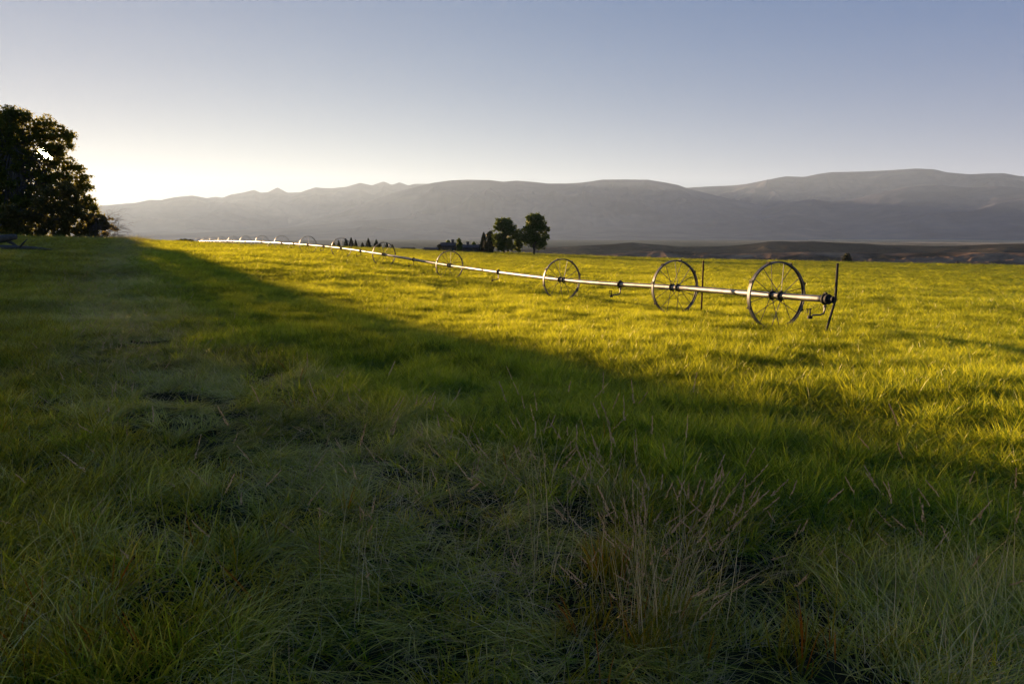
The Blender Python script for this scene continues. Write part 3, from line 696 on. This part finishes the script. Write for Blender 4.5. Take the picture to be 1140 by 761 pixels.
protos = bpy.data.collections.new('grass_prototypes')
def clump(name, mat, n, spread, hgt, width, bend, seed, seg=4, lean=.25, curl=1.0, head=None, comb=None):
    r = np.random.default_rng(seed)
    V = []; F = []; BC = []; mi = []
    for k in range(n):
        rr_ = spread*math.sqrt(r.random()); an = r.uniform(0, 6.283); bx, by = rr_*math.cos(an), rr_*math.sin(an)
        L_ = hgt*r.uniform(.55, 1.15); w = width*r.uniform(.6, 1.3)
        out = (an+r.uniform(-1.2, 1.2)) if comb is None else r.normal(0, comb); d0 = lean*r.uniform(.1, 1.6)
        az = r.uniform(0, 6.283); bc = r.random()
        p = np.array([bx, by, -.02]); tilt = d0; cur = bend*r.uniform(.3, 1.5)
        b0 = len(V); sx_, sy_ = -math.sin(az), math.cos(az)
        for s in range(seg+1):
            t = s/seg; ww = w*(1-t**1.6)*.5 if s < seg else .0
            V.append((p[0]-sx_*ww, p[1]-sy_*ww, p[2])); V.append((p[0]+sx_*ww, p[1]+sy_*ww, p[2])); BC += [min(1, bc+.05*t)]*2
            tilt += cur/seg*(1+t*curl)
            tt = min(tilt, 2.3)
            p = p+np.array([math.sin(tt)*math.cos(out), math.sin(tt)*math.sin(out), math.cos(tt)])*L_/seg
            if p[2] < .012: p[2] = .012
        for s in range(seg):
            q = b0+2*s; F.append((q, q+1, q+3, q+2)); mi.append(0)
        if head and r.random() < head[0]:
            hl = head[1]*r.uniform(.6, 1.25)
            tdir = np.array([math.sin(tilt)*math.cos(out), math.sin(tilt)*math.sin(out), math.cos(tilt)])
            for q in range(26):
                t = q/26; c = p-tdir*hl*(1-t)
                d = r.normal(size=3); d /= np.linalg.norm(d); up = tdir*.012+d*.004*(1.2-t); sd_ = np.cross(up, r.normal(size=3)); sd_ /= np.linalg.norm(sd_); sd_ *= .0026
                b1 = len(V); c = c+d*.0028*(1.1-t)
                V += [tuple(c-sd_), tuple(c+sd_), tuple(c+up+sd_*.4), tuple(c+up-sd_*.4)]; BC += [r.random()]*4; F.append((b1, b1+1, b1+2, b1+3)); mi.append(1)
    o = mesh_obj(name, V, np.array(F), mat, link=False)
    if head: o.data.materials.append(M['seed']); o.data.polygons.foreach_set('material_index', np.array(mi, dtype=np.int32))
    at = o.data.attributes.new('bc', 'FLOAT', 'POINT'); at.data.foreach_set('value', np.array(BC, dtype=np.float32))
    protos.objects.link(o); return o
specs = []
for k in range(5): clump('aa%02d_crop_clump' % k, M['crop'], 26, .075, .26, .0072, 1.0, 200+k, lean=.26)
for k in range(4): clump('ab%02d_verge_clump' % k, M['verge'], 20, .06, .23, .0085, .95, 220+k, lean=.36)
for k in range(4): clump('ac%02d_tussock_clump' % k, M['tussock'], 44, .085, .38, .0046, 1.5, 240+k, seg=6, lean=.45, comb=.75)
for k in range(3): clump('ad%02d_straw_clump' % k, M['straw'], 12, .14, .34, .0034, .7, 260+k, lean=1.3)
for k in range(3): clump('ae%02d_sedge_clump' % k, M['sedge'], 12, .05, .36, .0085, .45, 270+k, lean=.2)
for k in range(4): clump('af%02d_seed_stalk' % k, M['straw'], 3, .09, .80, .0028, .22, 280+k, seg=5, lean=.13, head=(1.0, .13))
for k in range(2): clump('ag%02d_far_clump' % k, M['crop'], 30, .10, .27, .0080, .6, 290+k, seg=3, lean=.2)
START = dict(crop=(0, 5), verge=(5, 4), tussock=(9, 4), straw=(13, 3), sedge=(16, 3), seed=(19, 4), far=(23, 2))

def gn_group():
    ng = bpy.data.node_groups.new('scatter_grass', 'GeometryNodeTree')
    ng.interface.new_socket('Geometry', in_out='INPUT', socket_type='NodeSocketGeometry'); ng.interface.new_socket('Geometry', in_out='OUTPUT', socket_type='NodeSocketGeometry')
    n = ng.nodes; l = ng.links
    gi = n.new('NodeGroupInput'); go = n.new('NodeGroupOutput'); ip = n.new('GeometryNodeInstanceOnPoints'); ci = n.new('GeometryNodeCollectionInfo')
    ci.inputs['Collection'].default_value = protos; ci.inputs['Separate Children'].default_value = True; ci.inputs['Reset Children'].default_value = True
    def att(nm, ty):
        a = n.new('GeometryNodeInputNamedAttribute'); a.data_type = ty; a.inputs['Name'].default_value = nm; return a.outputs['Attribute']
    l.new(gi.outputs[0], ip.inputs['Points']); l.new(ci.outputs[0], ip.inputs['Instance']); ip.inputs['Pick Instance'].default_value = True
    l.new(att('idx', 'INT'), ip.inputs['Instance Index']); l.new(att('scl', 'FLOAT_VECTOR'), ip.inputs['Scale'])
    er = n.new('FunctionNodeEulerToRotation'); l.new(att('rot', 'FLOAT_VECTOR'), er.inputs[0]); l.new(er.outputs[0], ip.inputs['Rotation'])
    l.new(ip.outputs[0], go.inputs[0])
    return ng
NG = gn_group()
def scatter(name, x, y, kind, sxy, sz_, tint, seed, tilt=.12, flow=False):
    r = np.random.default_rng(seed); n = len(x)
    z = ground(x, y)
    me = bpy.data.meshes.new(name); me.vertices.add(n); me.vertices.foreach_set('co', np.stack([x, y, z], 1).astype(np.float32).ravel())
    def put(nm, ty, arr, key='value'):
        a = me.attributes.new(nm, ty, 'POINT'); a.data.foreach_set(key, np.ascontiguousarray(arr).ravel())
    rzv = r.uniform(0, 6.283, n)
    if flow:                                            # lodged tussocks lie the way their neighbours do
        tk = (kind >= START['tussock'][0]) & (kind < START['tussock'][0]+START['tussock'][1])
        fl = fbm(x*.55, y*.55, 301, 2)*14+r.normal(0, .45, n); rzv = np.where(tk, fl, rzv)
    put('idx', 'INT', kind.astype(np.int32))
    put('scl', 'FLOAT_VECTOR', np.stack([sxy, sxy, sz_], 1).astype(np.float32), 'vector')
    put('rot', 'FLOAT_VECTOR', np.stack([r.normal(0, tilt, n), r.normal(0, tilt, n), rzv], 1).astype(np.float32), 'vector')
    put('tint', 'FLOAT', tint.astype(np.float32))
    o = bpy.data.objects.new(name, me); col.objects.link(o); md = o.modifiers.new('scatter', 'NODES'); md.node_group = NG
    tag(o, kind='stuff'); return o
def pick(nm, n, r): s, k = START[nm]; return s+r.integers(0, k, n)

HALF = R(47)
def sample_polar(dens, s0, rmin, rmax, r):
    """clump positions: dens per square metre up to s0 metres, thinning as clumps widen beyond"""
    nA = int(dens*HALF*(s0**2-rmin**2)); ra = np.sqrt(r.uniform(rmin**2, s0**2, nA))
    nB = int(dens*s0*s0*2*HALF*math.log(rmax/s0)); rb = s0*np.exp(r.uniform(0, math.log(rmax/s0), nB))
    rad = np.concatenate([ra, rb]); an = r.uniform(-HALF, HALF, len(rad))
    return rad*np.sin(an), rad*np.cos(an), rad

r = np.random.default_rng(1)
x, y, rad = sample_polar(190, 18, 1.2, 262, r)
fs = field_side(x, y); tdn = track_dist(x, y)
edge = fs+(fbm(x*.8, y*.8, 41)-.5)*1.6+r.normal(0, .35, len(x))
s = np.maximum(1, rad/18)
# --- the crop
k = edge > 0
X, Y, RD, S = x[k], y[k], rad[k], s[k]; n = len(X)
hn = fbm(X*.55, Y*.55, 61); hn2 = fbm(X*.16+Y*.05, Y*.30, 62, 3)
hf = fbm(X*2.6, Y*2.6, 66, 3)
hs = (.45+.85*(hn-.15)+.55*(hn2-.25))*r.uniform(.72, 1.22, n)*(.68+.58*sstep(.36, .66, hf))
hs *= 1-.35*np.exp(-(np.abs(np.mod(fs[k]/3.2+.3*fbm(X*.1, Y*.1, 63), 1)-.5)/.09)**2)*(r.random(n) < .8)
idx = np.where(RD < 35, pick('crop', n, r), pick('far', n, r))
scatter('field_grass', X, Y, idx, S**.97, hs*np.where(RD > 40, 1.0, 1.0), np.clip(.5+(fbm(X*.4, Y*.4, 64)-.5)*1.6+(hf-.5)*1.4+r.normal(0, .30, n), 0, 1), 71)
# --- verge, tussocks and straw left of the field
k = edge <= 0
X, Y, RD, S = x[k], y[k], rad[k], s[k]; n = len(X); tdk = tdn[k]; ek = -edge[k]
tus = fbm(X*.7, Y*.7, 81, 3); near = np.exp(-((tdk+.25*np.sin(Y*.9))/1.0)**2)
u_ = r.random(n)
rough = sstep(-.7, .1, tdk)                                   # right of the track line: tussocks, left of it: greener verge
pt_ = np.clip(.10+.75*rough*sstep(.38, .55, tus)+.55*near, 0, .92)
idx = pick('verge', n, r); ist = u_ < pt_; idx[ist] = pick('tussock', n, r)[ist]
iss = (r.random(n) < .04+.14*rough+.24*near); idx[iss] = pick('straw', n, r)[iss]
ise = (r.random(n) < .03) & ~iss; idx[ise] = pick('sedge', n, r)[ise]
hs = (.50+.80*fbm(X*.8, Y*.8, 83)+.3*(tus-.5))*r.uniform(.75, 1.2, n)*(1-.60*near)*(1.0+.25*(ek < .3))
tuft = fbm(X*2.4, Y*2.4, 85, 3); ok = r.random(n) < np.where(RD < 14, .30+1.1*sstep(.40, .58, tuft), 1.0)*(1-.6*np.exp(-((np.abs(tdk)-.8)/.16)**2)*(RD > 5))
hs = hs*np.where(RD < 14, .62+.55*sstep(.35, .65, tuft), .9)
hs = np.minimum(hs, 1.12)
add_crop = r.random(n) < .18*np.exp(-ek/3.0)+.06; idx[add_crop & ~iss] = pick('crop', n, r)[add_crop & ~iss]
scatter('verge_grass', X[ok], Y[ok], idx[ok], (S**.97*np.where(ist, 1.15, 1.0))[ok], hs[ok], np.clip(.42+.22*near+(fbm(X*.5, Y*.5, 84)-.5)*1.8+r.normal(0, .18, n), 0, 1)[ok], 72, .18, True)
# --- tall seed stalks standing in the rough foreground
def stalks(n, cx, cy, sxx, syy, r):
    out = []
    for _ in range(n):
        px_, py_ = r.normal(cx, sxx), r.normal(cy, syy); out.append(gp(px_, py_))
    return out
pts = []
for (n_, cu, cv, su, sv) in [(30, 735, 700, 24, 22), (16, 700, 650, 60, 30), (12, 560, 640, 120, 40), (6, 430, 640, 120, 50), (8, 640, 560, 60, 20), (10, 900, 690, 100, 30), (8, 1060, 700, 60, 25), (6, 190, 640, 90, 60), (12, 430, 540, 120, 20), (10, 160, 430, 40, 40), (60, 92, 330, 16, 24), (30, 120, 300, 14, 10), (25, 140, 420, 30, 26)]:
    pts += stalks(n_, cu, cv, su, sv, r)
pts = np.array(pts); n = len(pts)
scatter('seed_head_grass', pts[:, 0], pts[:, 1], pick('seed', n, r), np.full(n, 1.0), r.uniform(.5, .98, n), r.random(n), 73, .06)
pts = []
for (n_, cu, cv, su, sv) in [(26, 700, 720, 45, 22), (16, 690, 650, 20, 14), (12, 240, 650, 120, 60), (8, 60, 730, 50, 20), (10, 900, 730, 60, 15)]:
    pts += stalks(n_, cu, cv, su, sv, r)
pts = np.array(pts); n = len(pts)
scatter('yellowing_grass', pts[:, 0], pts[:, 1], pick('sedge', n, r), np.full(n, .9), r.uniform(.6, 1.0, n), r.uniform(.3, 1, n), 74, .12)
